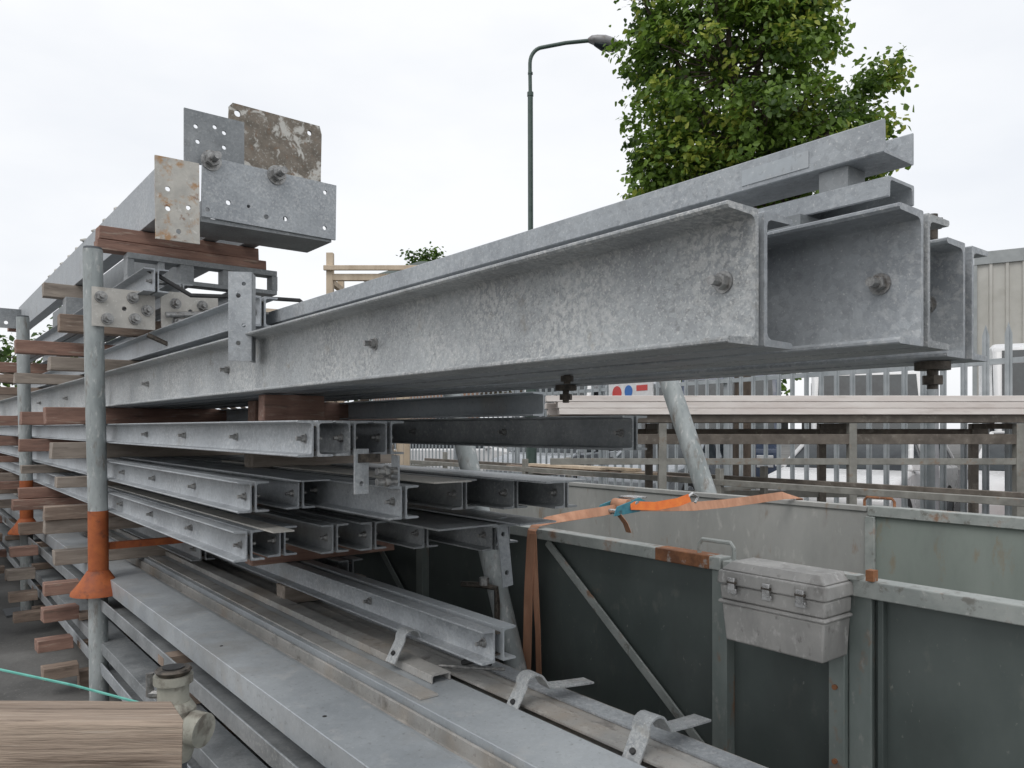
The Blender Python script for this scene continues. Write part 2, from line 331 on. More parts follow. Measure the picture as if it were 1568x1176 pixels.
# ---------------------------------------------------------------- cross timbers
def timber(a,z0,z1,b0,b1,da=.1,mat=None):
    mb=MB(); j=R(-.035,.035); tilt=R(-.02,.02)
    X=T((0,a,0))@RZ(tilt)
    ring=[(0,z0+.002),(da,z0+.002),(da,z1-.002),(0,z1-.002)]
    vs=[];seg=8
    for i in range(seg+1):
        b=b0+j+(b1-b0)*i/seg
        for (y,z) in ring: vs.append(X@Vector((b+R(-.004,.004)*(i in(0,seg)),y+R(-.002,.002),z+R(-.0015,0.0))))
    fs=[]
    for i in range(seg):
        for k in range(4): fs.append((i*4+k,i*4+(k+1)%4,i*4+4+(k+1)%4,i*4+4+k))
    fs.append((3,2,1,0)); o=seg*4; fs.append((o,o+1,o+2,o+3))
    mb.add(vs,fs,mat or random.choice((TIMB,TIMBG,TIMBR,TIMBR)))
    mb.obj('stacking_timber',bevel=.003)
levels=[(.715,.80),(.90,.98),(.98,1.06),(1.162,1.225),(1.325,1.42),(1.52,1.62),(1.822,1.90)]
for a in (5.0,6.6,8.9,11):
    for z0,z1 in levels+[(2.04,2.14),(.57,.60+.04),(.40,.48),(.24,.31),(.10,.17)]:
        if z0<.65: timber(a+R(-.1,.1),z0,z1,.62,.795)
        else: timber(a+R(-.06,.06),z0,z1,.655,1.88)
for z0,z1 in ((1.325,1.42),(1.162,1.225),(.90,1.06),(1.52,1.62)): timber(3.3,z0,z1,1.18,1.88)
timber(2.62,1.522,1.618,1.00,1.22,.07,TIMBR)
timber(3.3,1.822,1.90,1.1,1.9,.09)
timber(3.3,.715,.80,1.3,1.7)
timber(4.70,2.475,2.535,.87,1.80,.1,TIMBR); timber(4.69,2.537,2.612,.85,1.74,.1,TIMBR); timber(6.8,2.50,2.61,.87,1.80)

for b,a0,z in ((1.12,3.0,1.90),(1.36,2.4,1.90),(1.56,2.6,1.90),(1.74,2.9,1.90)):
    pair('steel_channel_pair',b,a0,11,z,.12,.055,GALV if b<1.2 else GALVD,.012,[a0+.05],tw=.006,tf=.008,br=.011)
for b,a0 in ((1.03,4.25),(1.25,4.6),(1.6,4.6)):
    pair('steel_channel_pair',b,a0,10,2.20,.12,.055,GALV,.012,[a0+.05],tw=.006,tf=.008,br=.011)
mb=MB()
mb.box((.98,4.66,2.325),(1.83,4.76,2.35),GALVD); mb.box((.98,4.66,2.44),(1.83,4.76,2.472),GALVD)
for b in (.98,1.14,1.26,1.50,1.62,1.80): mb.box((b,4.665,2.35),(b+.035+.04*(b==1.26),4.755,2.44),GALVD)
mb.box((.98,6.7,2.325),(1.83,6.85,2.497),GALVD)
mb.obj('perforated_cross_beam',bevel=.002)

mb=MB()
chan(mb,1.06,2.615,.27,.09,1,4.27,10.5,GALV,.009,.013)
chan(mb,1.72,2.615,.27,.09,-1,4.27,10.5,GALVD,.009,.013)
chan(mb,1.40,2.615,.24,.08,1,4.6,10.5,GALVD,.009,.013)
mb.obj('top_steel_beam')
e=empty('bolted_end_plates',YARD)
def pl(name,b,a,z,w,h,holes,mat,t=.012,rot=0,outline=None):
    m=MB(); m.plate(w,h,t,holes,mat,T((b,a,z))@RY(rot),outline); return m.obj(name,rot=0,parent=e)
pl('wide_plate',1.25,4.235,2.625,.77,.325,[(.03,.04,.012),(.14,.10,.014),(.35,.06,.014),(.46,.07,.014),(.70,.27,.013),(.70,.06,.013),(.25,.10,.010)],GALV,.014,.015)
pl('rusted_plate',1.005,4.16,2.455,.215,.42,[(.06,.26,.013),(.06,.16,.013),(.16,.18,.013),(.11,.05,.013)],RUSTP,.012,-.01)
pl('holed_plate',1.18,4.30,2.92,.32,.285,[(.06,.20,.012),(.16,.22,.012),(.21,.20,.012),(.21,.12,.012),(.07,.12,.012)],GALVD)
pl('scaled_plate',1.50,4.58,2.93,.58,.49,[(.05,.43,.02),(.50,.43,.016),(.53,.06,.014)],SCALEP,.016,.02,[(0,0),(.58,0),(.58,.44),(.565,.49),(.02,.485),(0,.46)])
m=MB(); m.box((1.25,4.25,2.60),(2.0,4.60,2.622),GALVD)
for b,z in ((1.30,2.93),(1.66,2.925)):
    m.cyl((b,4.235,z),(b,4.228,z),.055,BOLT,20); m.cyl((b,4.228,z),(b,4.19,z),.038,BOLT,6); m.cyl((b,4.19,z),(b,4.12,z),.02,BOLT,12)
m.obj('plate_bolts_and_shelf',rot=0,parent=e)
mb=MB(); mb.plate(.30,.22,.012,[(.06,.06,.02)],GALVD,T((.86,10.3,2.62))); mb.box((.95,10.35,2.60),(1.1,10.5,2.66),TIMBR); mb.obj('far_end_plate')
mb=MB()
for k in range(9):
    a=5.4+k*.35; mb.tube([(1.06+R(-.02,.04),a,2.888),(1.08,a+.05,2.90),(1.12,a+.16,2.889)],[.008,.018,.006],CREAM,6)
mb.obj('loose_rags')

mb=MB()
X=T((.86,2.62,1.725))@RZ(-.5)
mb.plate(.075,.30,.010,[(.032,.06,.008),(.05,.12,.007),(.032,.22,.008),(.05,.26,.007)],GALV,X)
mb.box((.067,.010,0),(.077,.075,.30),GALVD,X)
mb.obj('angle_iron_bracket',bevel=.001)

# ---------------------------------------------------------------- upright poles
for a,tb in ((4.47,2.42),(7.4,2.4),(11.2,2.4)):
    mb=MB(); b=.80; r=.047
    mb.tube([(b-.025,a,tb),(b-.016,a,1.8),(b,a,1.07)],r,POLE,24)
    mb.cyl((b-.025,a,tb),(b-.025,a,tb+.012),r*.93,DARKST,24)
    mb.cyl((b,a,1.07),(b+.002,a,.75),r*1.03,RUSTO,24)
    mb.tube([(b,a,.76),(b,a,.70),(b,a,.655),(b,a,.64)],[r*1.1,r*1.9,r*2.7,r*2.75],RUSTO,28)
    mb.cyl((b,a,.64),(b+.006,a,.0),r*.98,POLE,24)
    mb.box((b-.15,a-.15,0.001),(b+.15,a+.15,.015),DARKST)
    mb.box((b+.03,a+.02,.86),(b+.6,a+.06,.895),RUSTO)
    mb.obj('rack_upright_pole')
mb=MB(); mb.cyl((.35,6.4,0),(.35,6.4,1.25),.05,POLE,20); mb.cyl((.35,6.4,.95),(.35,6.4,.75),.052,RUSTO,20); mb.box((.2,6.25,.001),(.5,6.55,.015),DARKST); mb.obj('rack_upright_pole')

e=empty('pipe_clamp_coupler',YARD)
m=MB()
A=4.40
m.plate(.30,.20,.012,[(.15,.1,.012)],CREAM,T((.76,A,2.02)))
m.plate(.30,.20,.012,[(.15,.1,.012)],CREAM,T((1.09,A-.01,2.03))@RY(-.03))
m.box((.77,A+.012,2.04),(1.05,A+.06,2.07),GALVD); m.box((.77,A+.012,2.17),(1.05,A+.06,2.20),GALVD)
m.obj('clamp_plates',rot=0,parent=e)
m=MB()
for b,z in ((.80,2.17),(.83,2.06),(.95,2.18),(.96,2.07),(1.02,2.12),(1.16,2.17),(1.30,2.17),(1.17,2.07),(1.32,2.08)):
    m.cyl((b,A,z),(b,A-.012,z),.030,BOLT,16); m.cyl((b,A-.012,z),(b,A-.035,z),.024,BOLT,6); m.cyl((b,A-.035,z),(b,A-.065,z),.013,BOLT,10)
m.cyl((1.1,A-.05,2.10),(1.5,A-.05,2.14),.016,BOLT,10)
for k in range(5): m.cyl((1.30+k*.045,A-.05,2.12+k*.0045),(1.32+k*.045,A-.05,2.122+k*.0045),.028,BOLT,6)
m.tube([(1.02,A-.01,1.99),(1.12,A-.05,1.94),(1.25,A-.02,2.0)],.014,BOLTD,8)
m.obj('clamp_bolts',rot=0,parent=e)
m=MB(); m.cyl((1.42,A,2.14),(1.86,A+.02,2.15),.050,PALEW,20); m.cyl((1.44,A,2.14),(1.50,A,2.14),.068,GALV,20)
m.plate(.12,.16,.012,[(.04,.08,.015)],RUSTP,T((1.42,A-.08,2.06))@RY(.2)); m.obj('pipe_stub',rot=0,parent=e)
mb=MB(); mb.tube([(1.0,4.32,2.325),(1.2,4.25,2.20),(1.5,4.2,2.215),(1.8,4.25,2.235),(1.95,4.4,2.2)],.012,BLACKP,8); mb.obj('black_hose')

mb=MB(); mb.cyl((1.92,2.90,1.78),(1.92,2.18,0),.043,POLE,24); mb.obj('leaning_steel_prop')
mb=MB(); mb.cyl((3.93,3.52,2.3),(3.93,2.55,0),.062,POLE,24); mb.obj('leaning_steel_prop')

# ---------------------------------------------------------------- trailer
tr=empty('steel_sided_trailer',YARD)
m=MB()
B0=2.0; ZR=1.10
m.box((B0+.02,-1.0,.33),(B0+.024,6.4,ZR-.01),TRD)
m.box((B0-.02,-1.0,.33),(B0+.06,6.4,.40),TRM)
for a in (1.44,3.2,4.8,6.35): m.box((B0-.022,a,.40),(B0+.0195,a+.055,ZR-.042),TRM)
m.box((B0-.022,1.065,.40),(B0+.0195,1.11,ZR-.042),TRM)
m.box((B0-.004,1.0,.42),(B0+.0192,1.062,ZR-.045),TRM)
m.box((B0-.003,.97,.42),(B0+.0192,.985,ZR-.045),TRD)
m.box((B0-.022,-1.0,.40),(B0+.0195,-.95,ZR-.042),TRM)
m.obj('near_side_panel',rot=0,parent=tr,bevel=.002)
m=MB()
m.box((B0-.028,1.46,ZR-.04),(B0+.03,6.4,ZR),TRRIM)
m.box((B0-.024,1.12,ZR-.045),(B0+.03,1.455,ZR-.008),TRRIM)
m.box((B0-.030,-1,ZR-.045),(B0+.035,1.115,ZR),TRRIM)
m.box((B0-.030,1.50,ZR-.041),(B0+.0315,1.72,ZR+.0012),RUSTY)
x=Vector((.008,0,0))
def flatbrace(a0,z0,a1,z1,off,mat):
    p0=Vector((B0-off,a0,z0)); p1=Vector((B0-off,a1,z1)); d=(p1-p0).normalized(); nn=d.cross(Vector((1,0,0)))*.017
    m.add([p0+nn,p0-nn,p1-nn,p1+nn,p0+nn+x,p0-nn+x,p1-nn+x,p1+nn+x],[(0,1,2,3),(7,6,5,4),(0,4,5,1),(1,5,6,2),(2,6,7,3),(3,7,4,0)],mat)
flatbrace(2.30,ZR-.05,1.50,.45,.006,TRRIM)
for s in (1,-1): flatbrace(3.9,ZR-.05,3.9+s*.75,.45,.004,TRM)
m.obj('near_rim',rot=0,parent=tr,bevel=.003)
m=MB()
m.box((3.80,1.92,.42),(3.83,6.4,ZR),TRIN); m.box((3.80,-1.0,.42),(3.83,1.915,ZR-.01),TRGR)
for a in (-.4,.35,1.1): m.box((3.785,a,.42),(3.7995,a+.04,ZR-.05),TRGR)
m.box((3.78,-1,ZR-.04),(3.85,1.915,ZR+.01),TRRIM); m.box((3.79,1.925,ZR-.02),(3.84,6.4,ZR+.006),TRIN)
m.box((3.78,1.88,.42),(3.7995,1.93,ZR-.042),TRRIM)
for a in (.9,): m.box((3.775,a,ZR-.1),(3.79,a+.05,ZR-.045),RUSTY)
m.obj('far_side_panel',rot=0,parent=tr,bevel=.003)
m=MB(); m.box((2.03,-1,.38),(3.80,6.4,.42),TRD); m.box((2.03,6.36,.42),(3.795,6.39,ZR-.005),TRIN); m.box((2.03,-1,.42),(3.795,-.97,ZR-.005),TRD)
m.box((2.2,-1,.28),(2.3,7.6,.375),TRM); m.box((3.5,-1,.28),(3.6,7.6,.375),TRM)
for a in (2.0,3.0):
    m.cyl((2.1,a,.33),(3.7,a,.33),.035,BLACKP,12)
    for b in (2.10,3.54): m.cyl((b,a,.33),(b+.18,a,.33),.325,RUBBER,32); m.cyl((b-.004,a,.33),(b+.184,a,.33),.17,TRRIM,20)
m.obj('floor_chassis_wheels',rot=0,parent=tr)
m=MB()
def handle(b,a0,a1,z,h,mat=GALV,r=.007):
    m.tube([(b,a0,z),(b,a0,z+h*.7),(b,a0+.012,z+h),(b,a1-.012,z+h),(b,a1,z+h*.7),(b,a1,z)],r,mat,8)
handle(B0,1.43,1.56,ZR-.005,.05,TRRIM); handle(3.82,1.80,1.95,ZR,.05,RUSTY)
m.box((B0-.04,1.02,ZR+.0005),(B0+.0,1.075,ZR+.012),TRRIM); m.box((B0-.036,.98,ZR+.002),(B0-.01,1.0,ZR+.03),RUSTY)
m.box((B0-.05,.80,.56),(B0-.008,.93,.575),PLASTW); m.cyl((B0-.03,.86,.575),(B0-.03,.86,.60),.014,BOLT,6)
for z in (.6,.8,1.0): m.cyl((B0-.022,1.09,z),(B0-.030,1.09,z),.007,RUSTY,8)
m.obj('handles_and_latches',rot=0,parent=tr)

tb=empty('latched_storage_box',YARD)
b0,b1,a0,a1=1.835,1.972,1.04,1.36
def frus(m,z0,z1,i0,i1,mat):
    vs=[(b0+i0,a0+i0,z0),(b1,a0+i0,z0),(b1,a1-i0,z0),(b0+i0,a1-i0,z0),(b0+i1,a0+i1,z1),(b1,a0+i1,z1),(b1,a1-i1,z1),(b0+i1,a1-i1,z1)]
    m.add(vs,[(0,3,2,1),(4,5,6,7),(0,1,5,4),(1,2,6,5),(2,3,7,6),(3,0,4,7)],mat)
m=MB()
frus(m,.895,1.0,.012,.004,BOXM); frus(m,1.001,1.012,-.004,-.004,BOXM); frus(m,1.013,1.055,.002,0,BOXM)
m.obj('box_body',rot=0,parent=tb,bevel=.007)
m=MB(); frus(m,1.057,1.095,-.006,-.003,BOXM); frus(m,1.0955,1.118,.001,.022,BOXM); m.obj('box_lid',rot=0,parent=tb,bevel=.005)
m=MB()
for a in (1.10,1.20,1.31):
    m.box((b0-.014,a-.014,1.035),(b0-.006,a+.014,1.05),CHROME); m.box((b0-.018,a-.011,1.045),(b0-.010,a+.011,1.08),CHROME); m.cyl((b0-.014,a-.014,1.067),(b0-.014,a+.014,1.067),.005,BOLTD,10)
m.obj('box_latches',rot=0,parent=tb,bevel=.001)

st=empty('orange_ratchet_strap',YARD)
m=MB()
def ribbon(m,pts,w,mat,t=.0025,wa=(0,1,0)):
    n=len(pts); vs=[]
    for i,p in enumerate(pts):
        p=Vector(p); d=(Vector(pts[min(i+1,n-1)])-Vector(pts[max(i-1,0)])).normalized()
        wv=Vector(wa[i] if isinstance(wa,list) else wa); wv=(wv-d*wv.dot(d)).normalized(); nn=d.cross(wv).normalized()*t/2
        w2=(w[i] if isinstance(w,list) else w)/2
        vs+=[p-wv*w2+nn,p+wv*w2+nn,p+wv*w2-nn,p-wv*w2-nn]
    fs=[]
    for i in range(n-1):
        for k in range(4): fs.append((i*4+k,i*4+(k+1)%4,i*4+4+(k+1)%4,i*4+4+k))
    fs+= [(0,1,2,3),((n-1)*4+3,(n-1)*4+2,(n-1)*4+1,(n-1)*4)]
    m.add(vs,fs,mat)
AS=2.355
W1=[(0,1,0)]*5+[(0,1,0),(0,.8,.5),(0,.5,.8),(0,.4,.9),(0,.4,.9)]
ribbon(m,[(1.962,AS+.03,.42),(1.958,AS+.02,.6),(1.957,AS+.01,.85),(1.962,AS,1.05),(1.966,AS,1.09),(1.985,AS,1.109),(2.06,AS,1.125),(2.20,AS,1.134),(2.35,AS,1.14),(2.46,AS-.01,1.15)],[.05]*6+[.045,.04,.04,.04],ORS,wa=W1)
ribbon(m,[(1.972,AS-.04,.42),(1.968,AS-.035,.7),(1.962,AS-.02,.95),(1.962,AS-.01,1.08)],[.03,.03,.04,.045],ORS)
W2=[(0,.3,.95)]*6+[(0,1,.1),(0,1,0)]
ribbon(m,[(2.55,AS-.01,1.15),(2.75,AS-.02,1.137),(2.95,AS-.02,1.126),(3.2,AS-.02,1.125),(3.45,AS-.02,1.13),(3.7,AS-.02,1.137),(3.86,AS-.02,1.115),(3.87,AS-.02,1.0)],.042,ORS,wa=W2)
ribbon(m,[(2.46,AS-.07,1.165),(2.6,AS-.09,1.155),(2.74,AS-.1,1.165),(2.82,AS-.1,1.18)],.038,ORB,.004,wa=(0,.3,.95))
ribbon(m,[(2.40,AS-.06,1.13),(2.43,AS-.07,1.09),(2.45,AS-.07,1.05)],.03,ORS)
m.obj('strap_webbing',rot=0,parent=st)
m=MB()
for y in (AS-.07,AS+.03):
    m.prism([(2.36,1.125),(2.52,1.135),(2.57,1.175),(2.52,1.195),(2.38,1.165)],y,y+.005,BLUEG)
m.cyl((2.50,AS-.075,1.17),(2.50,AS+.04,1.17),.013,CHROME,12); m.cyl((2.40,AS-.07,1.14),(2.40,AS+.035,1.14),.011,CHROME,12)
m.cyl((2.46,AS-.06,1.165),(2.46,AS+.025,1.165),.026,ORS,14); m.box((2.49,AS-.065,1.19),(2.57,AS+.03,1.198),CHROME)
m.tube([(2.80,AS-.09,1.175),(2.84,AS-.1,1.20),(2.88,AS-.1,1.18),(2.86,AS-.1,1.155)],.006,CHROME,8)
m.obj('ratchet_buckle',rot=0,parent=st,bevel=.001)

mb=MB(); mb.tube([(1.80,2.60,.86),(1.82,2.50,.87),(1.86,2.45,.86),(1.865,2.45,.80)],.012,BOLTD,8); mb.cyl((1.865,2.45,.80),(1.865,2.45,.0),.012,BOLTD,8); mb.cyl((1.83,2.49,.87),(1.83,2.49,.90),.02,BOLT,10); mb.obj('yard_tap')

# ---------------------------------------------------------------- racks behind the trailer
mb=MB()
for z in (1.05,.70): mb.box((5.0,-.5,z),(5.05,9,z+.045),OLIVE)
for a in (1.3,3.7,6.1,8.5):
    for bb in (5.0,5.6): mb.box((bb+.002,a,0),(bb+.048,a+.05,1.18),OLIVE)
    mb.box((5.05,a+.005,1.0),(5.60,a+.045,1.03),OLIVE)
mb.box((5.6,-.5,1.05),(5.65,9,1.085),BROWNST)
mb.obj('steel_storage_rack',bevel=.003)
mb=MB()
for i in range(3):
    z=1.603+i*.05
    for j in range(3):
        y0=6.0+j*.24+R(-.01,.01); mb.box((.26+R(0,.12),y0,z),(4.15+R(-.1,.1),y0+.228,z+.047),BOARD)
mb.obj('stacked_boards',rot=0,bevel=.003)
mb=MB()
for x_ in (1.15,2.64,3.95):
    for y in (6.03,6.62): mb.box((x_,y,0),(x_+.06,y+.06,1.535),OLIVE if y<6.2 else BROWNST)
mb.box((.3,6.035,1.37),(4.1,6.07,1.45),BROWNST); mb.box((.3,6.635,1.38),(4.1,6.67,1.49),BROWNST)
mb.box((.3,6.025,1.54),(4.15,6.09,1.60),BROWNST); mb.box((.3,6.63,1.54),(4.15,6.69,1.60),BROWNST)
mb.box((.3,6.036,1.21),(4.1,6.072,1.26),OLIVE); mb.box((.3,6.636,.9),(4.1,6.672,.96),OLIVE)
for x_ in (1.16,2.65,3.96): mb.box((x_,6.091,1.49),(x_+.04,6.62,1.535),BROWNST)
mb.obj('board_rack',rot=0,bevel=.003)
mb=MB()
for k in range(8):
    b=5.08+R(0,.4); a=R(4,6); mb.box((b,a,1.035+.03*(k%3)),(b+.09,a+R(1,2),1.06+.03*(k%3)),random.choice((TIMB,PALEW,BOARD)))
mb.obj('loose_rack_timber')

# ---------------------------------------------------------------- palisade fence
fd=Vector((.495,-.869,0)); ang=math.atan2(fd.y,fd.x); floc=Vector((.6,13,0))-fd*9
mb=MB(); Lf=24; n=int(Lf/.19)
for i in range(n):
    x_=i*.19; h=R(-.01,.01); w=.062
    mb.prism([(x_,.05),(x_+w,.05),(x_+w,2.30+h),(x_+w/2,2.40+h),(x_,2.30+h)],0,.004,FENCE)
    mb.prism([(x_+.021,.05),(x_+.041,.05),(x_+.041,2.34),(x_+.031,2.37),(x_+.021,2.34)],-.012,-.001,FENCE)
for z in (.4,2.05): mb.box((0,.0045,z),(Lf,.045,z+.05),FENCE)
for i in range(10): mb.box((i*2.6,.046,0),(i*2.6+.1,.10,2.2),FENCE)
mb.obj('palisade_fence',rot=ang,loc=floc)
mb=MB(); mb.box((10.75,-.03,1.78),(11.75,-.014,2.20),PLASTW)
mb.cyl((10.95,-.031,2.0),(10.95,-.034,2.0),.11,REDC,24); mb.cyl((11.22,-.031,2.02),(11.22,-.034,2.02),.09,SIGNB,24); mb.box((11.40,-.034,1.90),(11.68,-.031,1.94),SIGNB); mb.box((11.40,-.034,2.02),(11.64,-.031,2.10),REDC)
mb.obj('fence_sign',rot=ang,loc=floc)

# ---------------------------------------------------------------- vehicles
def car(name,loc,head,paint,L=4.2,W=1.75,H=1.45):
    e=empty(name,head,loc); hl=L/2
    m=MB()
    prof=[(-hl,.30),(-hl,.62),(-hl+.05,.90),(-hl+.9,.93),(hl-1.1,.93),(hl-.25,.80),(hl,.62),(hl,.30),(hl-.45,.22),(hl-1.2,.22),(-hl+1.1,.22),(-hl+.4,.22)]
    m.prism(prof,-W/2,W/2,paint); m.obj('body',rot=0,parent=e,bevel=.05)
    m=MB()
    lo=[(-hl+.15,.925),(hl-1.15,.925)]; hi=[(-hl+.55,H-.03),(hl-1.95,H-.03)]
    w0=W/2-.03; w1=W/2-.2
    vs=[(lo[0][0],-w0,.925),(lo[1][0],-w0,.925),(lo[1][0],w0,.925),(lo[0][0],w0,.925),(hi[0][0],-w1,H-.03),(hi[1][0],-w1,H-.03),(hi[1][0],w1,H-.03),(hi[0][0],w1,H-.03)]
    m.add(vs,[(0,3,2,1),(4,5,6,7),(0,1,5,4),(1,2,6,5),(2,3,7,6),(3,0,4,7)],GLASSD)
    m.obj('windows',rot=0,parent=e,bevel=.03)
    m=MB(); m.box((hi[0][0]-.03,-w1-.01,H-.035),(hi[1][0]+.03,w1+.01,H),paint)
    V=[Vector(v) for v in vs]
    for s in (0,3):
        for q in ((0,4),(1,5)):
            pa=V[(q[0] if s==0 else 3-q[0])]; pb=V[(q[1] if s==0 else (7 if q[1]==4 else 6))]
            m.cyl(pa,pb,.035,paint,8)
        sy=-1 if s==0 else 1
        m.cyl((0,sy*w0,.93),(0,sy*w1,H-.03),.045,paint,8)
    m.obj('roof_and_pillars',rot=0,parent=e,bevel=.01)
    m=MB()
    for x_ in (-hl+.78,hl-.82):
        for s in (-1,1):
            m.cyl((x_,s*(W/2-.2),.31),(x_,s*(W/2+.01),.31),.31,RUBBER,28); m.cyl((x_,s*(W/2-.02),.31),(x_,s*(W/2+.018),.31),.19,SILV,16)
    for s in (-1,1):
        m.box((hl-.16,s*.62-.17,.62),(hl-.02,s*.62+.17,.74),PLASTW); m.box((-hl-.01,s*.68-.12,.64),(-hl+.06,s*.68+.12,.84),REDL)
        m.box((hl-1.35,s*(W/2+.05)-.07,.93),(hl-1.22,s*(W/2+.05)+.07,1.05),paint)
    m.box((hl-.02,-.26,.38),(hl+.012,.26,.48),PLASTW); m.box((-hl-.012,-.26,.45),(-hl+.02,.26,.56),PLASTW)
    m.obj('wheels_lights_mirrors',rot=0,parent=e,bevel=.01)
def van(name,loc,head,paint,L=5.2,W=1.95,H=2.5):
    e=empty(name,head,loc); hl=L/2; m=MB()
    prof=[(-hl,.35),(-hl,H-.15),(-hl+.12,H),(hl-1.75,H),(hl-1.35,H-.12),(hl-.75,1.28),(hl-.1,1.08),(hl,.80),(hl,.35),(hl-.4,.26),(-hl+.4,.26)]
    m.prism(prof,-W/2,W/2,paint); m.obj('body',rot=0,parent=e,bevel=.06)
    m=MB()
    p=Vector((hl-1.34,0,H-.16)); q=Vector((hl-.78,0,1.36)); nrm=Vector((p.z-q.z,0,q.x-p.x)).normalized()*.02
    m.add([(p.x,-.84,p.z),(p.x,.84,p.z),(q.x,.88,q.z),(q.x,-.88,q.z)]+[(p.x+nrm.x,-.84,p.z+nrm.z),(p.x+nrm.x,.84,p.z+nrm.z),(q.x+nrm.x,.88,q.z+nrm.z),(q.x+nrm.x,-.88,q.z+nrm.z)],
      [(3,2,1,0),(4,5,6,7),(0,1,5,4),(1,2,6,5),(2,3,7,6),(3,0,4,7)],GLASSD)
    for s in (-1,1):
        m.prism([(hl-2.3,1.4),(hl-1.0,1.4),(hl-1.45,H-.28),(hl-2.3,H-.28)],s*(W/2)-.01,s*(W/2)+.01,GLASSD)
        m.box((-hl-.01,s*.45-.36,1.45),(-hl+.01,s*.45+.36,H-.3),GLASSD)
    m.obj('windows',rot=0,parent=e)
    m=MB()
    for x_ in (-hl+.95,hl-.95):
        for s in (-1,1): m.cyl((x_,s*(W/2-.22),.34),(x_,s*(W/2+.01),.34),.34,RUBBER,28); m.cyl((x_,s*(W/2),.34),(x_,s*(W/2+.02),.34),.2,SILV,16)
    for s in (-1,1):
        m.box((hl-.06,s*.7-.15,.75),(hl+.012,s*.7+.15,.98),PLASTW); m.box((-hl-.015,s*.88-.07,.8),(-hl+.02,s*.88+.07,1.5),REDL)
        m.box((hl-1.2,s*(W/2+.09)-.08,1.4),(hl-1.08,s*(W/2+.09)+.08,1.72),BLACKP)
    m.box((hl-.02,-W/2+.05,.36),(hl+.04,W/2-.05,.58),BLACKP); m.box((hl-.01,-.45,.8),(hl+.015,.45,.98),BLACKP)
    m.obj('wheels_lights_mirrors',rot=0,parent=e,bevel=.01)
van('parked_van',(7.2,15.8,0),math.radians(-112),WHITE,H=2.65)
van('parked_van',(4.9,17.2,0),math.radians(-108),BLUEC,H=2.65)
van('parked_van',(9.9,14.2,0),math.radians(-118),WHITE,H=3.0)
van('parked_van',(1.7,22.5,0),math.radians(-110),WHITE,H=2.8)
van('parked_van',(3.6,21.8,0),math.radians(-100),SILV,H=2.8)
car('parked_car',(5.2,11.4,0),math.radians(-130),WHITE)
car('parked_car',(7.4,10.6,0),math.radians(-125),WHITE)
car('parked_car',(3.2,14.8,0),math.radians(-130),SILV)
car('parked_car',(6.7,8.3,0),math.radians(-125),REDC,3.9,1.7,1.36)
car('parked_car',(1.2,18.5,0),math.radians(-120),SILV)
car('parked_car',(-1.5,22,0),math.radians(0),WHITE)

# ---------------------------------------------------------------- street lamp
e=empty('street_lamp'); m=MB(); x_,y=.285,12
m.cyl((x_+.02,y,0),(x_+.01,y,2.2),.085,LAMPG,20); m.cyl((x_+.01,y,2.2),(x_,y,6.7),.042,LAMPG,16); m.cyl((x_,y,6.66),(x_,y,6.72),.05,LAMPG,16)
pts=[(x_,y,6.7),(x_-.005,y,7.05)]
for k in range(8):
    t=math.radians(180-k*12); pts.append((x_+.20+.205*math.cos(t),y,7.17+.25*math.sin(t)))
pts+=[(x_+.55,y,7.49),(x_+.95,y,7.53)]
m.tube(pts,.030,LAMPG,12); m.cyl((x_,y,7.0),(x_,y,7.03),.04,LAMPG,12)
m.obj('post_and_arm',rot=0,parent=e)
m=MB(); m.tube([(x_+.90,y,7.53),(x_+.95,y,7.54),(x_+1.03,y,7.53),(x_+1.15,y,7.51),(x_+1.27,y,7.475),(x_+1.36,y,7.44),(x_+1.39,y,7.42)],[.045,.08,.105,.125,.12,.08,.02],LAMPH,18,.72)
m.tube([(x_+1.0,y,7.475),(x_+1.12,y,7.43),(x_+1.30,y,7.40),(x_+1.35,y,7.42)],[.05,.10,.085,.02],GLASSD,16,.5)
m.obj('lamp_head',rot=0,parent=e)

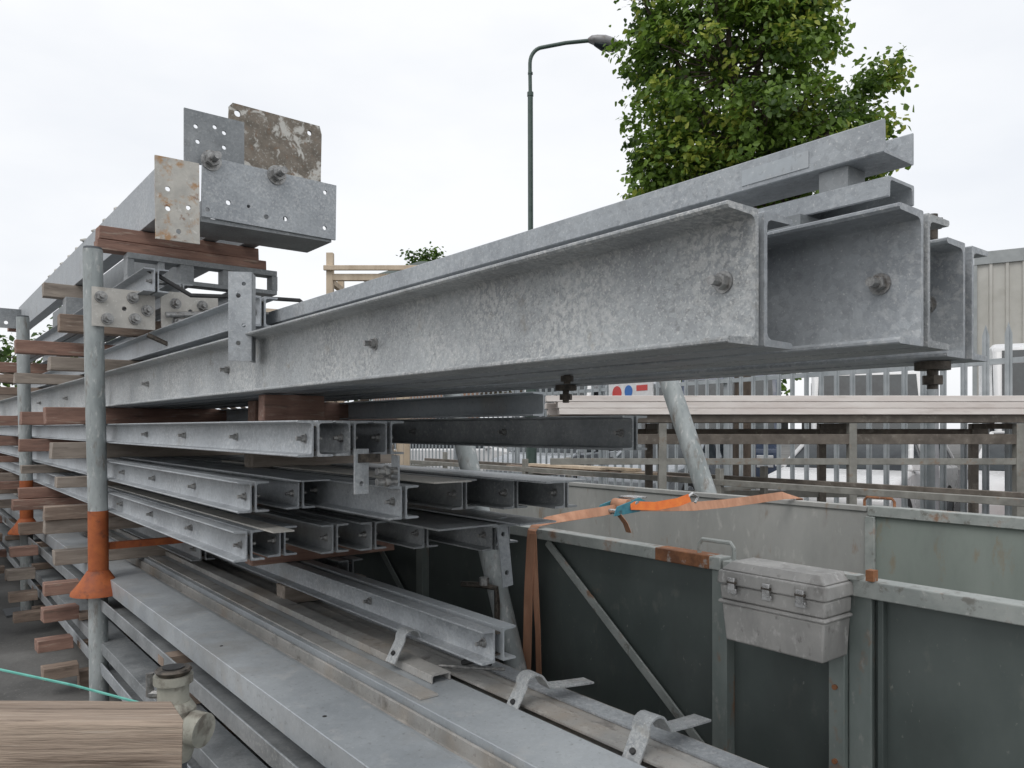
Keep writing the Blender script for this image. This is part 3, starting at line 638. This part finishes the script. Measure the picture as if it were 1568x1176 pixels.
# ---------------------------------------------------------------- tree
def tree(name,base,lobes,trunk_r,limb_z,nl,leafsize,mats,dens=1.0,twig=True):
    e=empty(name); bx,by=base
    m=MB()
    m.tube([(bx,by,0),(bx+.02,by,limb_z*.5),(bx-.02,by+.03,limb_z)],[trunk_r*1.25,trunk_r,trunk_r*.85],BARK,14)
    for (c,r,k) in lobes:
        c=Vector(c); s=Vector((bx,by,limb_z-R(0,.3))); mid=s.lerp(c,.5)+Vector((R(-.15,.15),R(-.15,.15),.1))
        m.tube([s,mid,c],[trunk_r*.5,trunk_r*.3,trunk_r*.12],BARK,8)
    lv=[];lf=[];lm=[]
    for (c,r,k) in lobes:
        c=Vector(c)
        for i in range(int(k*dens)):
            d=Vector((random.gauss(0,1),random.gauss(0,1),random.gauss(0,1))).normalized()
            rr=.35+.72*math.sqrt(random.random())
            if random.random()<.10: rr*=1.14
            cc=c+Vector((d.x*r[0],d.y*r[1],d.z*r[2]))*rr
            if twig and random.random()<.5: m.tube([c.lerp(cc,.25),cc],[.012,.004],BARK,4)
            cr=R(.08,.22)*leafsize/.085; yel=random.random()<(.24 if rr>.75 else .05); dk=random.random()<.16
            out=d
            for j in range(nl):
                p=cc+Vector((random.gauss(0,1),random.gauss(0,1),random.gauss(0,.7)))*cr*.62
                up=(Vector((0,0,1))*.7+out*.5+Vector((R(-1,1),R(-1,1),R(-1,1)))*.8).normalized()
                t=up.cross(Vector((R(-1,1),R(-1,1),R(-1,1)))).normalized(); t.z-=.35; t.normalize(); s=up.cross(t).normalized()
                sz=leafsize*R(.6,1.25); o=len(lv)
                lv+=[p,p+t*sz*.35+s*sz*.36+up*sz*.08,p+t*sz*.75+s*sz*.22+up*sz*.03,p+t*sz,p+t*sz*.75-s*sz*.22+up*sz*.03,p+t*sz*.35-s*sz*.36+up*sz*.08,p+t*sz*.45]
                lf+=[(o,o+1,o+2,o+6),(o+6,o+2,o+3,o+4),(o,o+6,o+4,o+5)]
                q=1 if (yel and random.random()<.8) else (2 if dk else 0); lm+=[q]*3
    m.obj('trunk_and_branches',rot=0,parent=e)
    me=bpy.data.meshes.new('foliage'); me.from_pydata([tuple(v) for v in lv],[],lf)
    for q in mats: me.materials.append(q)
    me.polygons.foreach_set('material_index',lm); me.update()
    o=bpy.data.objects.new('foliage',me); scene.collection.objects.link(o); o.parent=e
tree('broadleaf_tree',(3.0,10.0),[
 ((2.80,10,6.1),(1.22,1.2,1.4),250),((2.78,10,7.5),(1.0,1.1,1.3),140),((3.25,10,5.15),(1.35,1.3,.80),200),
 ((4.48,10,5.15),(.38,.5,.58),38),((4.72,9.9,6.02),(.24,.3,.11),10),((4.52,9.9,5.84),(.2,.3,.07),5),((4.12,10,5.5),(.28,.4,.12),8),((3.70,10,6.8),(.52,.7,.78),66),((1.98,10,5.2),(.38,.6,.75),44),
 ((1.80,10,6.4),(.36,.45,.45),22),((3.9,10,4.6),(.85,.8,.45),58),((1.72,10,7.0),(.26,.3,.25),10),((2.3,10,4.65),(.7,.7,.35),38),((3.2,9.6,6.9),(.5,.5,.5),32)],.13,4.0,43,.088,[LEAF,LEAFY,LEAFD])
lb=[]
for k in range(26):
    x_=-60+k*3.4+R(-1,1); lb.append(((x_,62+R(-3,3),7.0+R(-1.5,1.2)),(2.6,2.4,2.6),22))
tree('distant_tree_line',(-20,62),lb,.3,2.0,26,.55,[LEAFD,LEAF,LEAFD],1,False)
tree('broadleaf_tree',(-5.6,52),[((-5.6,52,11.6),(1.3,1.5,1.9),60),((-5.3,52,9.5),(2.0,2.0,2.0),50)],.2,7,34,.30,[LEAFD,LEAF,LEAFD],1,False)

# ---------------------------------------------------------------- buildings
def ribbed_wall(m,L,z0,z1,mat,y=0):
    pts=[]; p=.5; x_=0
    while x_<L:
        pts+=[(x_,y),(x_+.34,y),(x_+.38,y-.07),(x_+.46,y-.07)]; x_+=p
    pts.append((x_,y)); pts+= [(x_,y+.3),(0,y+.3)]
    m.prism(pts,z0,z1,mat,axis='z')
e=empty('warehouse_building',math.radians(-32),(16.9,28,0))
m=MB(); ribbed_wall(m,30,.6,7.4,CLAD); m.obj('clad_wall',rot=0,parent=e)
m=MB(); m.box((-.1,-.10,7.4),(30.3,.4,7.85),TRIMG); m.box((-.12,-.02,0),(30.2,.35,.6),BRICK); m.box((-.15,-.08,.6),(-.001,.4,7.399),TRIMG)
m.box((0,.31,.6),(.25,18,7.4),CLAD)
m.prism([(0,7.85),(0,7.7),(20,7.7),(20,7.85),(10,9.2)],0,30,TRIMG,axis='x'); m.obj('base_trim_roof',rot=0,parent=e)
m=MB()
for k in range(4): m.box((4+k*6,-.09,1.0),(6.2+k*6,-.075,2.2),GLASSD); m.box((3.9+k*6,-.11,.9),(6.3+k*6,-.0755,.99),TRIMG)
m.box((24,-.10,0.02),(27.5,-.076,4.2),TRIMG); m.obj('windows_and_door',rot=0,parent=e)
e=empty('hip_roof_house',0,(-7.2,40,0))
m=MB(); m.box((0,0,0),(5.2,8,9.2),BRICK); m.obj('walls',rot=0,parent=e)
m=MB(); m.add([(-.4,-.4,9.2),(5.6,-.4,9.2),(5.6,8.4,9.2),(-.4,8.4,9.2),(2.1,2.6,10.7),(4.2,2.6,10.7),(4.2,5.4,10.7),(2.1,5.4,10.7)],[(0,3,2,1),(4,5,6,7),(0,1,5,4),(1,2,6,5),(2,3,7,6),(3,0,4,7)],ROOFD); m.box((-.45,-.45,9.05),(5.65,8.45,9.19),TRIMG); m.obj('roof',rot=0,parent=e)
m=MB()
for x_ in (.8,3.2):
    for z in (1.2,4,6.8): m.box((x_,-.03,z),(x_+1.1,-.005,z+1.3),GLASSD); m.box((x_-.08,-.06,z-.09),(x_+1.18,-.002,z-.01),TRIMG)
m.obj('windows',rot=0,parent=e)
mb=MB()
for x_ in (-1.93,-1.20):
    mb.box((x_,8.0,0),(x_+.07,8.07,3.32 if x_<-1.5 else 3.10),PALEW); mb.box((x_+.002,8.5,0),(x_+.068,8.57,3.15),PALEW)
mb.box((-1.859,8.002,3.03),(-.9,8.06,3.10),PALEW); mb.box((-1.95,7.96,3.13),(-.85,8.0,3.18),PALEW); mb.box((-1.92,8.071,3.0),(-1.87,8.499,3.06),PALEW)
mb.box((-1.85,8.0,1.2),(-1.21,8.05,1.27),PALEW)
mb.obj('timber_crate_frame',rot=0,bevel=.004)

# ---------------------------------------------------------------- foreground plank, fitting, cord
e=empty('weathered_plank_trestle',math.radians(1.0),(-.512,1.2,-.010))
m=MB(); seg=24; vs=[]; fs=[]
for i in range(seg+1):
    x_=-1.5+1.5*i/seg
    for (y,z) in ((0,.968),(.092,.970),(.095,1.048),(.09,1.052),(.004,1.052),(0,1.046)):
        xx=x_-(.62*y if i==seg else 0)+(R(-.002,.002) if i==seg else 0)
        if i==seg-1: xx-=.3*y
        vs.append((xx,y+R(-.0005,.0005),z+R(-.0006,.0006)-.010*x_))
for i in range(seg):
    for k in range(6): fs.append((i*6+k,i*6+(k+1)%6,i*6+6+(k+1)%6,i*6+6+k))
fs.append(tuple(range(5,-1,-1))); fs.append(tuple(range(seg*6,seg*6+6)))
m.add(vs,fs,PLANK); m.obj('plank',rot=0,parent=e,bevel=.0012)
m=MB()
for x_ in (-1.35,-.50): m.box((x_,.01,0.011),(x_+.075,.085,.968),TIMB)
m.obj('legs',rot=0,parent=e,bevel=.003)
mb=MB(); fx,fy=-.725,1.65
mb.cyl((fx,fy,0),(fx,fy,.80),.028,DARKST,16); mb.tube([(fx,fy,.79),(fx,fy,.82),(fx,fy,.90),(fx,fy,.915)],[.036,.046,.046,.036],CFIT,20)
mb.cyl((fx,fy,.915),(fx,fy,.955),.032,CFIT,20); mb.cyl((fx,fy,.955),(fx,fy,.972),.040,CFIT,20); mb.tube([(fx,fy,.972),(fx,fy,.982),(fx,fy,.986)],[.030,.038,.034],BOLTD,20); mb.cyl((fx,fy,.986),(fx,fy,.989),.022,BLACKP,16)
mb.cyl((fx,fy,.87),(fx+.065,fy-.02,.862),.030,CFIT,16); mb.cyl((fx+.045,fy-.014,.864),(fx+.075,fy-.024,.861),.036,CFIT,16)
mb.cyl((fx-.05,fy,.93),(fx-.028,fy,.93),.009,BOLT,8); mb.cyl((fx-.05,fy,.925),(fx-.05,fy,.975),.008,BOLT,8)
mb.obj('pipe_coupling_fitting',rot=0)
mb=MB(); mb.tube([(-1.5,1.62,1.055),(-1.1,1.6,1.006),(-.9,1.585,.97),(-.75,1.575,.935)],.0028,TEAL,6); mb.obj('teal_cord',rot=0)
mb=MB()
for k in range(5): mb.box((-2.4,1.9+k*.16,.22+.02*k),(-1.25+.03*k,2.02+k*.16,.29+.02*k),random.choice((TIMB,PALEW,TRRIM)))
mb.box((-2.3,1.9,0),(-2.2,2.7,.22),TIMB); mb.box((-1.4,1.9,0),(-1.3,2.7,.22),TIMB)
mb.obj('scrap_timber_pile',rot=0,bevel=.003)

for j in range(4):
    for z in (.6,.8,1.0):
        mb=MB(); chan(mb,.15+j*.13-.3,z,.1,.05,-1 if j%2 else 1,6.0+R(0,.6),13,GALVD,.006,.008); mb.obj('steel_channel_single')
mb=MB()
for a in (6.9,8.4,10.5):
    for z0,z1 in ((0,.595),(.70,.795),(.90,.995),(1.10,1.2)): mb.box((-.3,a,z0),(.34,a+.1,z1),TIMB)
mb.obj('packing_timber')

# ---------------------------------------------------------------- ground
mb=MB(); mb.add([(-300,-60,0),(300,-60,0),(300,500,0),(-300,500,0)],[(0,1,2,3)],GROUND); mb.obj('ground',rot=0)
mb=MB(); mb.add([(-8,14,.004),(30,2,.004),(40,24,.004),(-30,34,.004)],[(0,1,2,3)],ASPH); mb.obj('car_park_road',rot=0)

# ---------------------------------------------------------------- camera, world, sun
cam=bpy.data.cameras.new('camera'); co=bpy.data.objects.new('camera',cam); scene.collection.objects.link(co)
co.location=(0,0,1.5); co.rotation_euler=(math.radians(90),0,0); cam.sensor_width=36; cam.lens=27.1; cam.shift_y=.0427
cam.clip_start=.05; cam.clip_end=1500; scene.camera=co
EL,AZ=math.radians(52),math.radians(205)
w=bpy.data.worlds.new('World'); scene.world=w; w.use_nodes=True; N=w.node_tree.nodes; L=w.node_tree.links
bg=N['Background']; sky=N.new('ShaderNodeTexSky'); sky.sky_type='NISHITA'; sky.sun_disc=False; sky.sun_elevation=EL; sky.sun_rotation=AZ; sky.dust_density=4
tc=N.new('ShaderNodeTexCoord'); mp=N.new('ShaderNodeMapping'); mp.inputs['Scale'].default_value=(1,1,2.6); L.new(tc.outputs['Generated'],mp.inputs['Vector'])
n=N.new('ShaderNodeTexNoise'); n.inputs['Scale'].default_value=2.2; n.inputs['Detail'].default_value=5; L.new(mp.outputs['Vector'],n.inputs['Vector'])
r=N.new('ShaderNodeValToRGB'); r.color_ramp.elements[0].position=.3; r.color_ramp.elements[1].position=.58
r.color_ramp.elements[0].color=(9.5,9.8,10.3,1); r.color_ramp.elements[1].color=(11.0,11.1,11.25,1); L.new(n.outputs['Fac'],r.inputs['Fac'])
mx=N.new('ShaderNodeMix'); mx.data_type='RGBA'; mx.inputs[0].default_value=.88
L.new(sky.outputs['Color'],mx.inputs[6]); L.new(r.outputs['Color'],mx.inputs[7]); L.new(mx.outputs[2],bg.inputs['Color']); bg.inputs['Strength'].default_value=.1
s=bpy.data.lights.new('sun','SUN'); s.energy=.8; s.angle=math.radians(25); s.color=(1,.98,.95)
so=bpy.data.objects.new('sun',s); scene.collection.objects.link(so)
d=Vector((math.sin(AZ)*math.cos(EL),math.cos(AZ)*math.cos(EL),math.sin(EL)))
so.rotation_euler=d.to_track_quat('Z','Y').to_euler()
scene.view_settings.view_transform='Standard'; scene.view_settings.look='None'; scene.view_settings.exposure=0
